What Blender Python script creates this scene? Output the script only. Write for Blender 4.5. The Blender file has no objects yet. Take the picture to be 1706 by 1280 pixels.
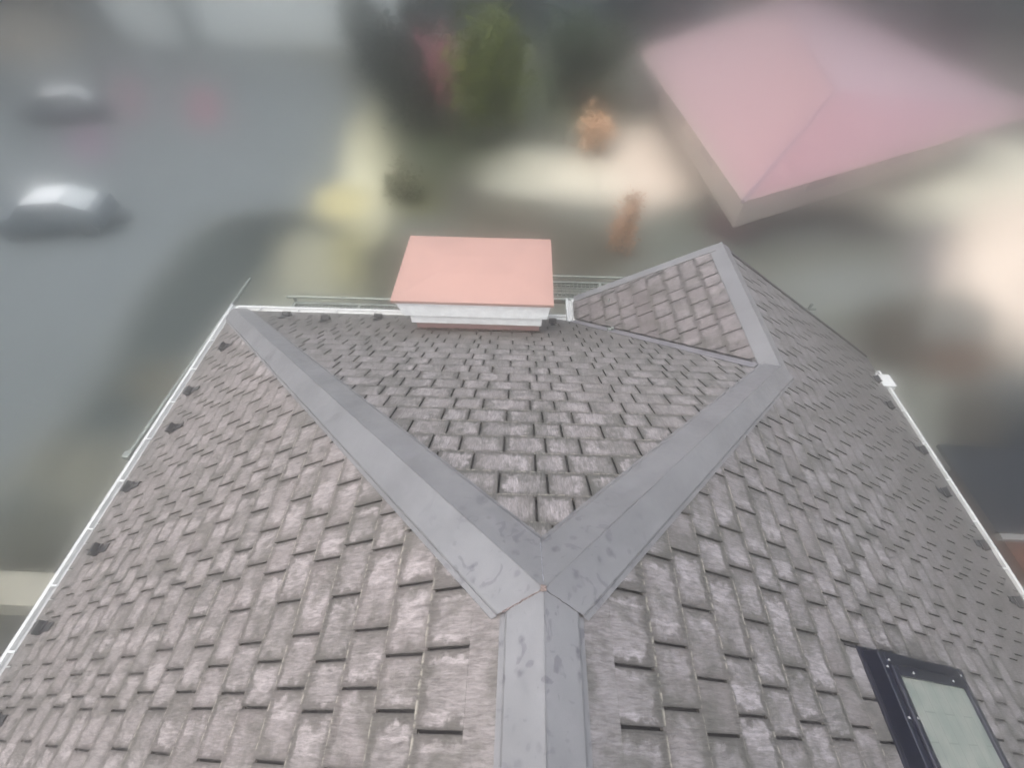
import bpy, bmesh, math, random
import numpy as np
from mathutils import Vector, Matrix
R = math.radians
C = bpy.context.scene.collection
sc = bpy.context.scene
rng = random.Random(11)

# ------------------------------------------------------------ camera, light, exposure
cd = bpy.data.cameras.new('camera'); cam = bpy.data.objects.new('camera', cd); C.objects.link(cam)
sc.camera = cam
cd.sensor_fit = 'HORIZONTAL'; cd.sensor_width = 36.0
cd.lens = 735.0939 / 1706 * 36.0
cd.clip_start = 0.05; cd.clip_end = 2000
yaw, tilt, roll = R(-0.9501), R(50.9219), R(1.0175)
fw = Vector((math.sin(yaw) * math.cos(tilt), math.cos(yaw) * math.cos(tilt), -math.sin(tilt)))
rt = Vector((math.cos(yaw), -math.sin(yaw), 0)); up = rt.cross(fw)
rt2 = rt * math.cos(roll) + up * math.sin(roll); up2 = -rt * math.sin(roll) + up * math.cos(roll)
m = Matrix((rt2, up2, -fw)).transposed().to_4x4()
m.translation = Vector((-0.0985, -0.355, 1.4355))
cam.matrix_world = m

w = bpy.data.worlds.new('World'); sc.world = w; w.use_nodes = True
nt = w.node_tree
bg = nt.nodes['Background']
sky = nt.nodes.new('ShaderNodeTexSky'); sky.sky_type = 'NISHITA'; sky.sun_disc = False
SUN_EL, SUN_AZ = R(70), R(-135)          # azimuth measured from +Y towards +X: light comes from the left, a little from behind
sky.sun_elevation = SUN_EL; sky.sun_rotation = SUN_AZ
sky.air_density = 1.0; sky.dust_density = 4.0; sky.ozone_density = 0.6
hs = nt.nodes.new('ShaderNodeHueSaturation'); hs.inputs['Saturation'].default_value = .5   # a veil of cloud
nt.links.new(sky.outputs[0], hs.inputs['Color']); nt.links.new(hs.outputs[0], bg.inputs[0]); bg.inputs[1].default_value = 0.15
sl = bpy.data.lights.new('sun', 'SUN'); sl.energy = .7; sl.angle = R(80); sl.color = (1.0, 0.965, 0.93)
so = bpy.data.objects.new('sun', sl); C.objects.link(so)
sd = Vector((math.sin(SUN_AZ) * math.cos(SUN_EL), math.cos(SUN_AZ) * math.cos(SUN_EL), math.sin(SUN_EL)))
so.rotation_euler = (-sd).to_track_quat('-Z', 'Y').to_euler()
vs = sc.view_settings
vs.view_transform = 'Standard'; vs.look = 'None'; vs.gamma = 1.0; vs.use_curve_mapping = False
vs.exposure = 1.56

T, TF = .6355, .6218        # slopes of the side planes and of the front plane
G0 = -7.8                   # ground level below the ridge end
KB = .45                    # measured picture colour -> base colour

def lin(c):
    c = c / 255.0
    return c / 12.92 if c <= .04045 else ((c + .055) / 1.055) ** 2.4
def col(r, g, b, k=None):
    k = KB if k is None else k
    return tuple(min(.9, lin(x) * k) for x in (r, g, b))

# ------------------------------------------------------------ small helpers
def tag(o, label=None, cat=None, group=None, kind=None):
    if label: o['label'] = label
    if cat: o['category'] = cat
    if group: o['group'] = group
    if kind: o['kind'] = kind
    return o
def empty(name, loc=(0, 0, 0), rz=0):
    o = bpy.data.objects.new(name, None); C.objects.link(o); o.location = loc; o.rotation_euler = (0, 0, rz)
    o.empty_display_size = .2
    return o
def link(name, me, mat, parent=None):
    o = bpy.data.objects.new(name, me); C.objects.link(o)
    if mat: me.materials.append(mat)
    if parent is not None: o.parent = parent
    return o
class MB:
    """collects faces of one mesh, with optional vertex colours"""
    def __init__(s): s.v = []; s.f = []; s.c = []; s.c2 = []
    def add(s, vs_, fs, c=None, c2=None):
        n = len(s.v); s.v += [tuple(p) for p in vs_]; s.f += [tuple(i + n for i in f) for f in fs]
        s.c += list(c) if c is not None else [(0, 0, 0, 1)] * len(vs_)
        s.c2 += list(c2) if c2 is not None else [(0, 0, 0, 1)] * len(vs_)
    def box(s, a, b, M=None):
        x0, y0, z0 = a; x1, y1, z1 = b
        P = [(x0,y0,z0),(x1,y0,z0),(x1,y1,z0),(x0,y1,z0),(x0,y0,z1),(x1,y0,z1),(x1,y1,z1),(x0,y1,z1)]
        if M is not None: P = [tuple(M @ Vector(p)) for p in P]
        s.add(P, [(0,3,2,1),(4,5,6,7),(0,1,5,4),(1,2,6,5),(2,3,7,6),(3,0,4,7)])
    def tube(s, a, b, r, n=8, r2=None, caps=True):
        a = Vector(a); b = Vector(b); d = (b - a).normalized(); r2 = r if r2 is None else r2
        u = d.orthogonal().normalized(); w_ = d.cross(u); P = []
        for p, q in ((a, r), (b, r2)):
            for i in range(n):
                t = 2 * math.pi * i / n; P.append(p + (u * math.cos(t) + w_ * math.sin(t)) * q)
        F = [(i, (i + 1) % n, n + (i + 1) % n, n + i) for i in range(n)]
        if caps: F += [tuple(range(n))[::-1], tuple(range(n, 2 * n))]
        s.add(P, F)
    def sweep(s, prof, a, b, side, upv=Vector((0, 0, 1)), closed=True):
        """prof: (s, h) pairs, swept from a to b; s along `side`, h along upv"""
        a = Vector(a); b = Vector(b); n = len(prof)
        P = [p + side * q[0] + upv * q[1] for p in (a, b) for q in prof]
        F = [(i, (i + 1) % n, n + (i + 1) % n, n + i) for i in range(n if closed else n - 1)]
        if closed: F += [tuple(range(n))[::-1], tuple(range(n, 2 * n))]
        s.add(P, F)
    def build(s, name, mat, parent=None, smooth=False, bevel=0, recalc=True, cols=False):
        me = bpy.data.meshes.new(name); me.from_pydata(s.v, [], s.f)
        if cols:
            a = me.color_attributes.new('ca', 'FLOAT_COLOR', 'POINT'); a.data.foreach_set('color', np.array(s.c, dtype=np.float32).ravel())
            a = me.color_attributes.new('cb', 'FLOAT_COLOR', 'POINT'); a.data.foreach_set('color', np.array(s.c2, dtype=np.float32).ravel())
        if recalc or bevel:
            bm = bmesh.new(); bm.from_mesh(me)
            if bevel:
                bmesh.ops.bevel(bm, geom=[e for e in bm.edges if len(e.link_faces) == 2 and e.calc_face_angle(0) > .5], offset=bevel, segments=2, affect='EDGES', profile=.6)
            bmesh.ops.recalc_face_normals(bm, faces=bm.faces); bm.to_mesh(me); bm.free()
        if smooth: me.polygons.foreach_set('use_smooth', [True] * len(me.polygons))
        return link(name, me, mat, parent)

# ------------------------------------------------------------ materials
class NT:
    def __init__(s, name):
        s.m = bpy.data.materials.new(name); s.m.use_nodes = True; s.t = s.m.node_tree
        s.b = s.t.nodes['Principled BSDF']
    def n(s, typ, **k):
        x = s.t.nodes.new(typ)
        for a, b in k.items(): setattr(x, a, b)
        return x
    def put(s, sock, v):
        if hasattr(v, 'is_output') or isinstance(v, bpy.types.NodeSocket): s.t.links.new(v, sock)
        elif v is not None: sock.default_value = v
    def math(s, op, a, b=None, c=None, clamp=False):
        x = s.n('ShaderNodeMath', operation=op, use_clamp=clamp)
        for i, q in enumerate((a, b, c)): s.put(x.inputs[i], q)
        return x.outputs[0]
    def ss(s, v, lo, hi, a=0., b=1.):
        x = s.n('ShaderNodeMapRange', interpolation_type='SMOOTHSTEP'); s.put(x.inputs[0], v)
        for i, q in enumerate((lo, hi, a, b)): s.put(x.inputs[i + 1], q)
        return x.outputs[0]
    def mix(s, f, a, b, mode='MIX'):
        x = s.n('ShaderNodeMix', data_type='RGBA', blend_type=mode); s.put(x.inputs[0], f)
        for i, q in ((6, a), (7, b)): s.put(x.inputs[i], q if not isinstance(q, tuple) else (q + (1,) if len(q) == 3 else q))
        return x.outputs[2]
    def noise(s, vec, scale, detail=3, rough=.55, dist=0):
        x = s.n('ShaderNodeTexNoise'); s.put(x.inputs['Vector'], vec); x.inputs['Scale'].default_value = scale
        x.inputs['Detail'].default_value = detail; x.inputs['Roughness'].default_value = rough; x.inputs['Distortion'].default_value = dist
        return x.outputs[0]
    def comb(s, a, b, c=0.):
        x = s.n('ShaderNodeCombineXYZ')
        for i, q in enumerate((a, b, c)): s.put(x.inputs[i], q)
        return x.outputs[0]
    def attr(s, name):
        x = s.n('ShaderNodeAttribute', attribute_name=name); y = s.n('ShaderNodeSeparateColor'); s.t.links.new(x.outputs['Color'], y.inputs[0])
        return y.outputs[0], y.outputs[1], y.outputs[2], x.outputs['Alpha'], x.outputs['Color']
    def bump(s, h, strength, dist):
        x = s.n('ShaderNodeBump'); x.inputs['Strength'].default_value = strength; x.inputs['Distance'].default_value = dist
        s.put(x.inputs['Height'], h); s.t.links.new(x.outputs[0], s.b.inputs['Normal'])
    def obj(s): return s.n('ShaderNodeTexCoord').outputs['Object']

def plain(name, c, rough=.6, metal=0., var=.12, scale=6., bump=0., bscale=40.):
    t = NT(name); o = t.obj()
    f = t.noise(o, scale, 5, .6)
    t.put(t.b.inputs['Base Color'], t.mix(t.ss(f, .3, .7), tuple(x * (1 - var) for x in c), tuple(min(1, x * (1 + var)) for x in c)))
    t.b.inputs['Roughness'].default_value = rough; t.b.inputs['Metallic'].default_value = metal
    if bump: t.bump(t.noise(o, bscale, 3), .6, bump)
    return t.m

def slate_mat(name, light, mid, dark, pale_amt, moss, vfade, worn, eave_dark, low=.6, lich=.8):
    """fibre slates; attributes ca = (random, across, up, random2), cb = (u metres, v metres down the slope, course random)"""
    t = NT(name)
    r1, tu, tv, r2, _ = t.attr('ca'); u, v, r3, _, _ = t.attr('cb')
    P = t.comb(u, v)
    blot = t.noise(P, 1.3, 4, .6)
    blot2 = t.noise(P, 5.5, 5, .65)
    # grain runs up the slope, slightly wandering
    wob = t.noise(P, 9., 2)
    gr = t.noise(t.comb(t.math('MULTIPLY_ADD', wob, .014, u), t.math('MULTIPLY', v, .14), r1), 150., 5, .68)
    gr2 = t.noise(t.comb(t.math('MULTIPLY_ADD', wob, .02, u), t.math('MULTIPLY', v, .3), r1), 52., 4, .65)
    fine = t.noise(P, 420., 2, .6)
    base = t.mix(t.ss(t.math('ADD', t.math('MULTIPLY', blot, .6), t.math('MULTIPLY', r1, .4)), .3, .7), mid, dark)
    # worn pale centre of each tab
    wn = t.math('SUBTRACT', t.noise(P, 20., 4, .6, .3), .5)
    au = t.math('MULTIPLY_ADD', wn, .6, tu); av = t.math('MULTIPLY_ADD', wn, .6, tv)
    me_ = t.math('MULTIPLY', t.ss(au, .05, .15), t.ss(au, .95, .85))
    me_ = t.math('MULTIPLY', me_, t.ss(av, .12, .24)); me_ = t.math('MULTIPLY', me_, t.ss(av, .98, .82))
    half = t.math('GREATER_THAN', t.math('ADD', t.math('MULTIPLY', wn, .1), t.math('ABSOLUTE', t.math('SUBTRACT', tu, r2))), .30)   # some tabs worn on one side only
    sel = t.ss(t.math('ADD', t.math('MULTIPLY', r1, .55), t.math('MULTIPLY', blot, .85)), worn, worn + .3)
    me_ = t.math('MULTIPLY', me_, sel); me_ = t.math('MULTIPLY', me_, t.math('MULTIPLY_ADD', half, .4, .6))
    me_ = t.math('MULTIPLY', me_, t.ss(v, vfade[0], vfade[1], 1., .18))
    me_ = t.math('MULTIPLY', me_, t.math('MULTIPLY_ADD', t.ss(gr2, .38, .60), .6, .4))
    c = t.mix(t.math('MULTIPLY', me_, pale_amt), base, light)
    # greenish soiled blotches
    c = t.mix(t.math('MULTIPLY', t.ss(blot2, .46, .62), t.math('MULTIPLY_ADD', me_, -.35, .85)), c, moss)
    # streaks
    c = t.mix(t.ss(gr, .32, .62, .5, 0.), c, tuple(x * .45 for x in mid))
    c = t.mix(t.ss(gr, .55, .78, 0., .28), c, light)
    c = t.mix(t.ss(fine, .3, .7, .12, 0.), c, (.05, .05, .05))
    # dirty lower edge, crust of lichen on the butt
    lo = t.math('MULTIPLY_ADD', t.math('SUBTRACT', t.noise(P, 40., 3), .5), .2, tv)
    c = t.mix(t.ss(lo, .08, .22, low, 0.), c, tuple(x * .62 for x in moss))
    li = t.math('MULTIPLY', t.ss(t.noise(P, 45., 4, .6), .42, .6), t.ss(tv, .06, .01))
    li = t.math('MULTIPLY', li, t.ss(v, 3.6, 1.5, .25, 1.))
    c = t.mix(t.math('MULTIPLY', li, lich), c, (.27, .25, .21))
    # darker along the tab edges beside the slots
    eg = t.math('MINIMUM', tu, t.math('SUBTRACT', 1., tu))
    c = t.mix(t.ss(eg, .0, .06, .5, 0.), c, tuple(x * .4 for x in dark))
    c = t.mix(t.math('MULTIPLY', t.ss(v, vfade[1] - .2, vfade[1] + 1.2), eave_dark), c, tuple(x * .72 for x in dark))
    t.put(t.b.inputs['Base Color'], c)
    t.put(t.b.inputs['Roughness'], t.ss(gr, .3, .7, .85, .62)); t.b.inputs['Specular IOR Level'].default_value = .35
    t.bump(t.math('ADD', t.math('MULTIPLY', gr, .8), t.math('MULTIPLY', gr2, .9)), .9, .0035)
    return t.m

# ============================================================ the roofed house
cs = 1 / math.sqrt(1 + T * T); csf = 1 / math.sqrt(1 + TF * TF)
WL, WF, WR = 3.65, 3.73, 4.631              # plan distances from the ridge end to the left, front and right eaves
ZE = -T * WL                                 # eave height
BX, BY = 2.0755, 2.121; BZ = -T * BX          # where the right hip meets the wing ridge
CY = 3.889                                   # gable end of the wing
TW = .687; csw = 1 / math.sqrt(1 + TW * TW)
VX = BX - (BZ - ZE) / TW                      # plan x of the wing's left eave
GY = 4.12
YB = -3.4                                    # rear end of what is built
EXP = .182
zl = lambda x, y: T * x
zr = lambda x, y: -T * x
zf = lambda x, y: -TF * y
zw = lambda x, y: BZ - TW * (BX - x)

M_left = slate_mat('slate_left', col(206, 196, 194), col(147, 138, 134), col(116, 112, 106), 1., col(120, 116, 108), (3.6, 4.8), .24, .25, .30, .8)
M_front = slate_mat('slate_front', col(208, 200, 200), col(146, 140, 136), col(114, 112, 106), 1., col(120, 119, 112), (2.4, 4.0), .26, .4, .40)
M_right = slate_mat('slate_right', col(196, 190, 192), col(138, 132, 129), col(108, 106, 101), 1., col(112, 111, 104), (2.6, 5.2), .34, .2, .40, .8)
M_wing = slate_mat('slate_wing', col(196, 186, 186), col(138, 129, 128), col(104, 101, 100), 1., col(112, 109, 102), (2.5, 4.0), .36, .1, .45, .1)
M_slot_base = plain('slot_shade_base', (.014, .013, .014), .95)  # slot shade and dirt put into one near-black base colour

def capmat():
    t = NT('ridge_metal'); o = t.obj()
    big = t.noise(o, 3.2, 4, .55); mid = t.noise(o, 14., 4, .6, .6); fine = t.noise(o, 240., 2)
    c = t.mix(t.ss(big, .3, .7), col(147, 146, 147), col(163, 162, 163))
    c = t.mix(t.ss(mid, .5, .75, 0, .28), c, col(172, 168, 173))
    # dark smudges where feet and hands have been, gathered near the joint of the three caps
    d = t.n('ShaderNodeVectorMath', operation='LENGTH'); t.put(d.inputs[0], o)
    near = t.ss(d.outputs['Value'], .12, .8, 1., .1)
    sm = t.noise(o, 17., 2, .4, 1.2); sm2 = t.noise(o, 38., 2, .5, .5)
    c = t.mix(t.math('MULTIPLY', t.math('MULTIPLY', t.ss(sm, .60, .66), near), .6), c, col(116, 113, 120))
    for sc_, lo_, rad in ((15., .70, .30), (24., .78, .34)):
        vo = t.n('ShaderNodeTexVoronoi'); vo.inputs['Scale'].default_value = sc_
        wv = t.n('ShaderNodeVectorMath', operation='ADD'); t.put(wv.inputs[0], o)
        sc3 = t.n('ShaderNodeVectorMath', operation='SCALE'); t.put(sc3.inputs[0], t.n('ShaderNodeTexNoise').outputs['Color']); sc3.inputs['Scale'].default_value = .03
        t.put(wv.inputs[1], sc3.outputs[0]); t.put(vo.inputs['Vector'], wv.outputs[0])
        sp = t.n('ShaderNodeSeparateColor'); t.put(sp.inputs[0], vo.outputs['Color'])
        f = t.math('MULTIPLY', t.math('GREATER_THAN', sp.outputs[0], lo_), t.ss(vo.outputs['Distance'], rad * 1.1, rad * .5))
        f = t.math('MULTIPLY', f, t.math('MULTIPLY', near, t.ss(t.noise(o, 60., 2), .3, .6, .35, .8)))
        c = t.mix(t.math('MULTIPLY', f, .9), c, col(104, 101, 108))
    x = t.noise(o, 5., 3, .7, 2.5)
    c = t.mix(t.math('MULTIPLY', t.ss(t.math('ABSOLUTE', t.math('SUBTRACT', x, .5)), .012, .0), .08), c, col(118, 114, 120))
    c = t.mix(t.ss(fine, .3, .7, .06, 0.), c, (.05, .05, .05))
    t.put(t.b.inputs['Base Color'], c); t.b.inputs['Metallic'].default_value = .15
    t.put(t.b.inputs['Roughness'], t.ss(mid, .3, .7, .36, .52))
    t.bump(t.noise(o, 7., 2), .35, .006)
    return t.m
M_cap = capmat()
M_flash = plain('valley_metal', col(172, 169, 174), .5, .2, .1, 5)
M_white = plain('gutter_white', col(232, 234, 232, .55), .45, 0, .1, 9)
M_steel = plain('scaffold_steel', col(170, 178, 170), .5, .4, .2, 12)
M_black = plain('guard_black', (.009, .009, .011), .6, 0, .3, 60)
M_navy = plain('skylight_metal', (.005, .006, .014), .3, .1, .2, 30)
M_screw = plain('screw_bright', (.75, .75, .75), .3, .8)
M_soffit = plain('wall_render', col(190, 170, 160), .85)

house = empty('house')
tag(house, 'house with grey slate hipped roof, metal ridge caps and a small front wing', 'house')

def slab(mb, pts, nrm, th=.10):
    n = len(pts); nrm = Vector(nrm).normalized()
    a = [Vector(p) for p in pts]; b = [p - nrm * th for p in a]
    mb.add(a + b, [tuple(range(n)), tuple(range(n, 2 * n))[::-1]] + [(i, i + n, (i + 1) % n + n, (i + 1) % n) for i in range(n)])

def clip(poly, hp):
    a, b, c = hp; out = []
    for i in range(len(poly)):
        p, q = poly[i], poly[(i + 1) % len(poly)]
        dp = a * p[0] + b * p[1] - c; dq = a * q[0] + b * q[1] - c
        if dp <= 0: out.append(p)
        if (dp < 0 < dq) or (dq < 0 < dp):
            t = dp / (dp - dq); out.append((p[0] + (q[0] - p[0]) * t, p[1] + (q[1] - p[1]) * t))
    return out
WID = [.150, .222, .209, .176, .293]
def slates(mb, org, U, V, hps, u0, u1, vmax, o, phase, strip=False, lift=0., slot=.0095, k0=0, seed=1):
    rg = random.Random(seed)
    U = Vector(U); V = Vector(V); N = U.cross(V).normalized(); N = N if N.z > 0 else -N
    org = Vector(org)
    def put(poly, hf, tuf, tvf, r1, r2, r3):
        for hp in hps:
            poly = clip(poly, hp)
            if len(poly) < 3: return
        # drop doubles
        q = []
        for p in poly:
            if not q or abs(p[0] - q[-1][0]) + abs(p[1] - q[-1][1]) > 1e-5: q.append(p)
        if len(q) > 1 and abs(q[0][0] - q[-1][0]) + abs(q[0][1] - q[-1][1]) < 1e-5: q.pop()
        if len(q) < 3: return
        n = len(q)
        top = [org + U * p[0] + V * p[1] + N * (hf(p[1]) + lift) for p in q]
        bot = [org + U * p[0] + V * p[1] + N * (-.004 + lift) for p in q]
        c = [(r1, tuf(p[0]), tvf(p[1]), r2) for p in q]; c2 = [(p[0], p[1], r3, 1) for p in q]
        ar = sum(q[i][0] * q[(i + 1) % n][1] - q[(i + 1) % n][0] * q[i][1] for i in range(n))
        f = [tuple(range(n))] + [(i, i + n, (i + 1) % n + n, (i + 1) % n) for i in range(n)]
        mb.add(top + bot, f, c + c, c2 + c2)
    k = k0
    while True:
        vk = o + k * EXP
        if vk - EXP > vmax: break
        r3 = rg.random()
        ph = phase + (.525 if k % 2 else 0) + rg.uniform(-.008, .008) + (.10 if strip and k == 0 and V.x < 0 else 0)
        u = ph + 1.05 * math.floor((u0 - ph) / 1.05)
        cw = rg.random() * .1
        while u < u1:
            wid = list(WID)
            slr = rg.random() * .5
            for wd in wid:
                a = u + slot / 2; b = u + wd - slot / 2
                if b > u0 and a < u1:
                    dj = rg.uniform(-.0025, .0025)
                    n = 5; low = [(a + (b - a) * i / n, vk + dj + rg.uniform(-.0016, .0016)) for i in range(n + 1)]
                    low[0] = (low[0][0], low[0][1] - rg.uniform(0, .004)); low[-1] = (low[-1][0], low[-1][1] - rg.uniform(0, .004))
                    if rg.random() < .05: low[-1] = (low[-1][0], low[-1][1] - .012)
                    hi = vk - EXP - (.012 if not (strip and k == 0) else 0)
                    poly = low[::-1] + [(a, hi), (b, hi)]
                    sc_ = .8 if (strip and k == 0) else 1.
                    r1 = min(1, slr + rg.random() * .5) if sc_ == 1 else .62
                    dh = rg.uniform(-.0008, .0012)
                    put(poly, lambda v: (.0115 if v < 9 else 0) + dh - .0048 * (vk - v) / EXP, lambda q: (q - a) / (b - a), lambda v: (vk - v) / EXP * sc_, r1, rg.random() if sc_ == 1 else .5, r3)
                u += wd
        if strip and k == 0:
            put([(u1, vk - EXP + .0005), (u0, vk - EXP + .0005), (u0, .02), (u1, .02)], lambda v: .0067, lambda q: .5, lambda v: .8, .62, .5, r3)
        k += 1

def half_plane(p, q, inside):
    a = -(q[1] - p[1]); b = q[0] - p[0]; c = a * p[0] + b * p[1]
    if a * inside[0] + b * inside[1] > c: a, b, c = -a, -b, -c
    return (a, b, c)

# left slope
mb = MB(); vm = WL / cs
hipL = half_plane((0, 0), (WF, WL / cs), (-1, 2))
slates(mb, (0, 0, 0), (0, 1, 0), (-cs, 0, -T * cs), [(0, 1, vm + .035), hipL, (0, -1, -.02)], YB, WF + .1, vm, .368 / cs, -.812, strip=True, seed=3)
sl_l = mb.build('roof_slope', M_left, house, cols=True)
# right slope in two runs
mb = MB(); vm = WR / cs
slates(mb, (0, 0, 0), (0, 1, 0), (cs, 0, -T * cs), [(0, 1, vm + .035), half_plane((0, 0), (BY, BX / cs), (0, 3)), (1, 0, BY), (0, -1, -.02)], YB, BY + .01, vm, .374 / cs, -.316, strip=True, seed=5)
slates(mb, (0, 0, 0), (0, 1, 0), (cs, 0, -T * cs), [(0, 1, vm + .035), (0, -1, -BX / cs), (-1, 0, -BY), (1, 0, CY - .02)], YB, CY + .1, vm, .374 / cs, -.316, strip=True, seed=5)
sl_r = mb.build('roof_slope', M_right, house, cols=True)
# front slope
mb = MB(); vm = WF / csf
vd = Vector((VX - BX, WF - BY)).normalized(); vn = Vector((-vd.y, vd.x)); vn = vn if vn.x < 0 else -vn
off = .115
pB = (BX + vn.x * off, (BY + vn.y * off) / csf); pV = (VX + vn.x * off, (WF + vn.y * off) / csf)
slates(mb, (0, 0, 0), (1, 0, 0), (0, csf, -TF * csf), [(0, 1, vm + .03), half_plane((0, 0), (-WL, WF / csf), (0, 2)), half_plane((0, 0), (BX, BY / csf), (0, 2)), half_plane(pB, pV, (0, 2))],
       -WL - .1, BX, vm, (.4346 - 2 * EXP * csf) / csf, -.004, seed=7)
sl_f = mb.build('roof_slope', M_front, house, cols=True)
# wing slope facing the front slope
mb = MB(); vm = (BX - VX) / csw; vt = Vector((0, 0, 0))
slates(mb, (BX, 0, BZ), (0, 1, 0), (-csw, 0, -TW * csw), [(0, 1, vm + .02), half_plane((BY + .03, 0), (WF + .03, vm), (CY, .5)), half_plane((CY - .045, 0), (GY - .05, vm), (2.5, .5)), (0, -1, -.02)],
       BY, GY + .1, vm, .30, .2, lift=.018, slot=.006, seed=9)
sl_w = mb.build('roof_slope', M_wing, house, cols=True)

# boards under the slates, coloured near-black to deepen the shade in the slots
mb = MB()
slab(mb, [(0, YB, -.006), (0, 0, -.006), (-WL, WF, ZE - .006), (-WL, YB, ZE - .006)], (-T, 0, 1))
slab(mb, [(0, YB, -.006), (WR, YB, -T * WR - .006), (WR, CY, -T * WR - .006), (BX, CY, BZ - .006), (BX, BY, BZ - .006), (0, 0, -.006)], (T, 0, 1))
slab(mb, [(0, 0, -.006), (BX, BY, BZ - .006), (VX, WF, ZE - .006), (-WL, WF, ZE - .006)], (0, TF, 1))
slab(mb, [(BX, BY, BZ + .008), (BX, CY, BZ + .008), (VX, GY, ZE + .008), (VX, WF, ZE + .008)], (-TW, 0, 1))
mb.build('roof_boarding', M_slot_base, house)

# ------------------------------------------------------------ metal caps
def cap(name, P, d, s0, s1, zL, zR, w, hh, cuts, label=None, lip=.016, seams=()):
    """folded metal cap along the plan line P + t*d; zL on its left, zR on its right"""
    d = Vector(d).normalized(); nrm = Vector((d.y, -d.x))                # to the right
    prof = [(-w - lip, -.01), (-w - lip, .0155), (-w, .0165), (-w + .001, hh - .006), (-w + .006, hh - .003), (-.004, hh + .0015), (0, hh + .003), (.004, hh + .0015), (w - .006, hh - .003), (w - .001, hh - .006), (w, .0165), (w + lip, .0155), (w + lip, -.01)]
    bm = bmesh.new()
    segs = [s0] + list(seams) + [s1]
    for j in range(len(segs) - 1):
        a, b = segs[j] - (.03 if j else 0), segs[j + 1]
        extra = .0016 * (len(segs) - 2 - j)
        n = max(2, int((b - a) / .25)); rings = []
        for i in range(n + 1):
            t = a + (b - a) * i / n; ring = []
            for s, h in prof:
                x = P[0] + d.x * t + nrm.x * s; y = P[1] + d.y * t + nrm.y * s
                z = (zL if s <= 0 else zR)(x, y)
                jit = .0007 * math.sin(t * 9 + s * 30) if abs(s) < w and s else 0
                ring.append(bm.verts.new((x, y, z + (h + extra if h > .012 else h) + jit)))
            rings.append(ring)
        for i in range(n):
            for q in range(len(prof) - 1):
                bm.faces.new((rings[i][q], rings[i][q + 1], rings[i + 1][q + 1], rings[i + 1][q]))
        for r_ in (rings[0], rings[-1]): bm.faces.new(r_)
    for co, no in cuts:
        g = bm.verts[:] + bm.edges[:] + bm.faces[:]
        bmesh.ops.bisect_plane(bm, geom=g, plane_co=co, plane_no=no, clear_outer=True)
    bmesh.ops.recalc_face_normals(bm, faces=bm.faces)
    me = bpy.data.meshes.new(name); bm.to_mesh(me); bm.free()
    o = link(name, me, M_cap, house)
    if label: o['label'] = label
    return o
A0 = (0, 0, 0); g = .0006
cL = Vector((-WL, WF)).normalized(); cR = Vector((BX, BY)).normalized(); cB = Vector((0, -1))
# mitre planes through the ridge end, halfway between neighbouring caps
bisL = (cL + cB).normalized(); bisR = (cR + cB).normalized(); bisF = (cL + cR).normalized()
def mit(bis, away):   # plane holding the z axis and bis; the side towards `away` is cut off
    n = Vector((-bis.y, bis.x, 0)); n = n if n.dot(Vector((away[0], away[1], 0))) > 0 else -n
    return (Vector(A0) - n * g, n)
cap('ridge_cap', (0, 0), (0, -1), -.4, -YB, zr, zl, .112, .040, [mit(bisL, cL), mit(bisR, cR)])
hl = (Vector((WL, WF)).length)
cap('hip_cap', (0, 0), cL, -.4, hl + .03, zl, zf, .138, .040, [mit(bisL, cB), mit(bisF, cR)], seams=(1.25, 3.1))
hr = Vector((BX, BY)).length
cap('hip_cap', (0, 0), cR, -.4, hr + .07, zf, zr, .128, .0405, [mit(bisR, cB), mit(bisF, cL)], seams=(1.6,))
cap('ridge_cap', (BX, BY - .05), (0, 1), 0, CY - BY + .09, zw, zr, .115, .036, [], seams=(1.05,))

# sealant in the mitre joints
def sealant(bis, ln, c, r=.0022, h=.0425, zfun=None, jit=.0012):
    mb = MB(); pts = []
    for i in range(13):
        t = .004 + ln * i / 12; x, y = bis.x * t, bis.y * t
        pts.append(Vector((x + rng.uniform(-jit, jit), y + rng.uniform(-jit, jit), zfun(x, y) + h - .003 * i / 12)))
    for a, b in zip(pts, pts[1:]): mb.tube(a, b, r * rng.uniform(.7, 1.2), 5)
    return mb.build('sealant', plain('sealant', c, .8, 0, .3, 40), house, smooth=True)
bl_ = bisL if bisL.x < 0 else -bisL
sealant(Vector((-abs(bisL.x), bisL.y)), .125, col(142, 124, 120), .0026, zfun=zl)
sealant(Vector((abs(bisR.x), bisR.y)), .12, col(120, 116, 118), .0012, zfun=zr)
sealant(Vector((0, 1)), .17, col(175, 176, 184), .0016, zfun=zf)
mb = MB()
for i in range(9): mb.tube((rng.uniform(-.01, .01), rng.uniform(-.008, .01), .040), (rng.uniform(-.008, .008), rng.uniform(-.006, .008), .046), .0045, 6)
mb.build('sealant', plain('sealant_dab', col(158, 140, 132), .8, 0, .3, 60), house, smooth=True)

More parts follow.
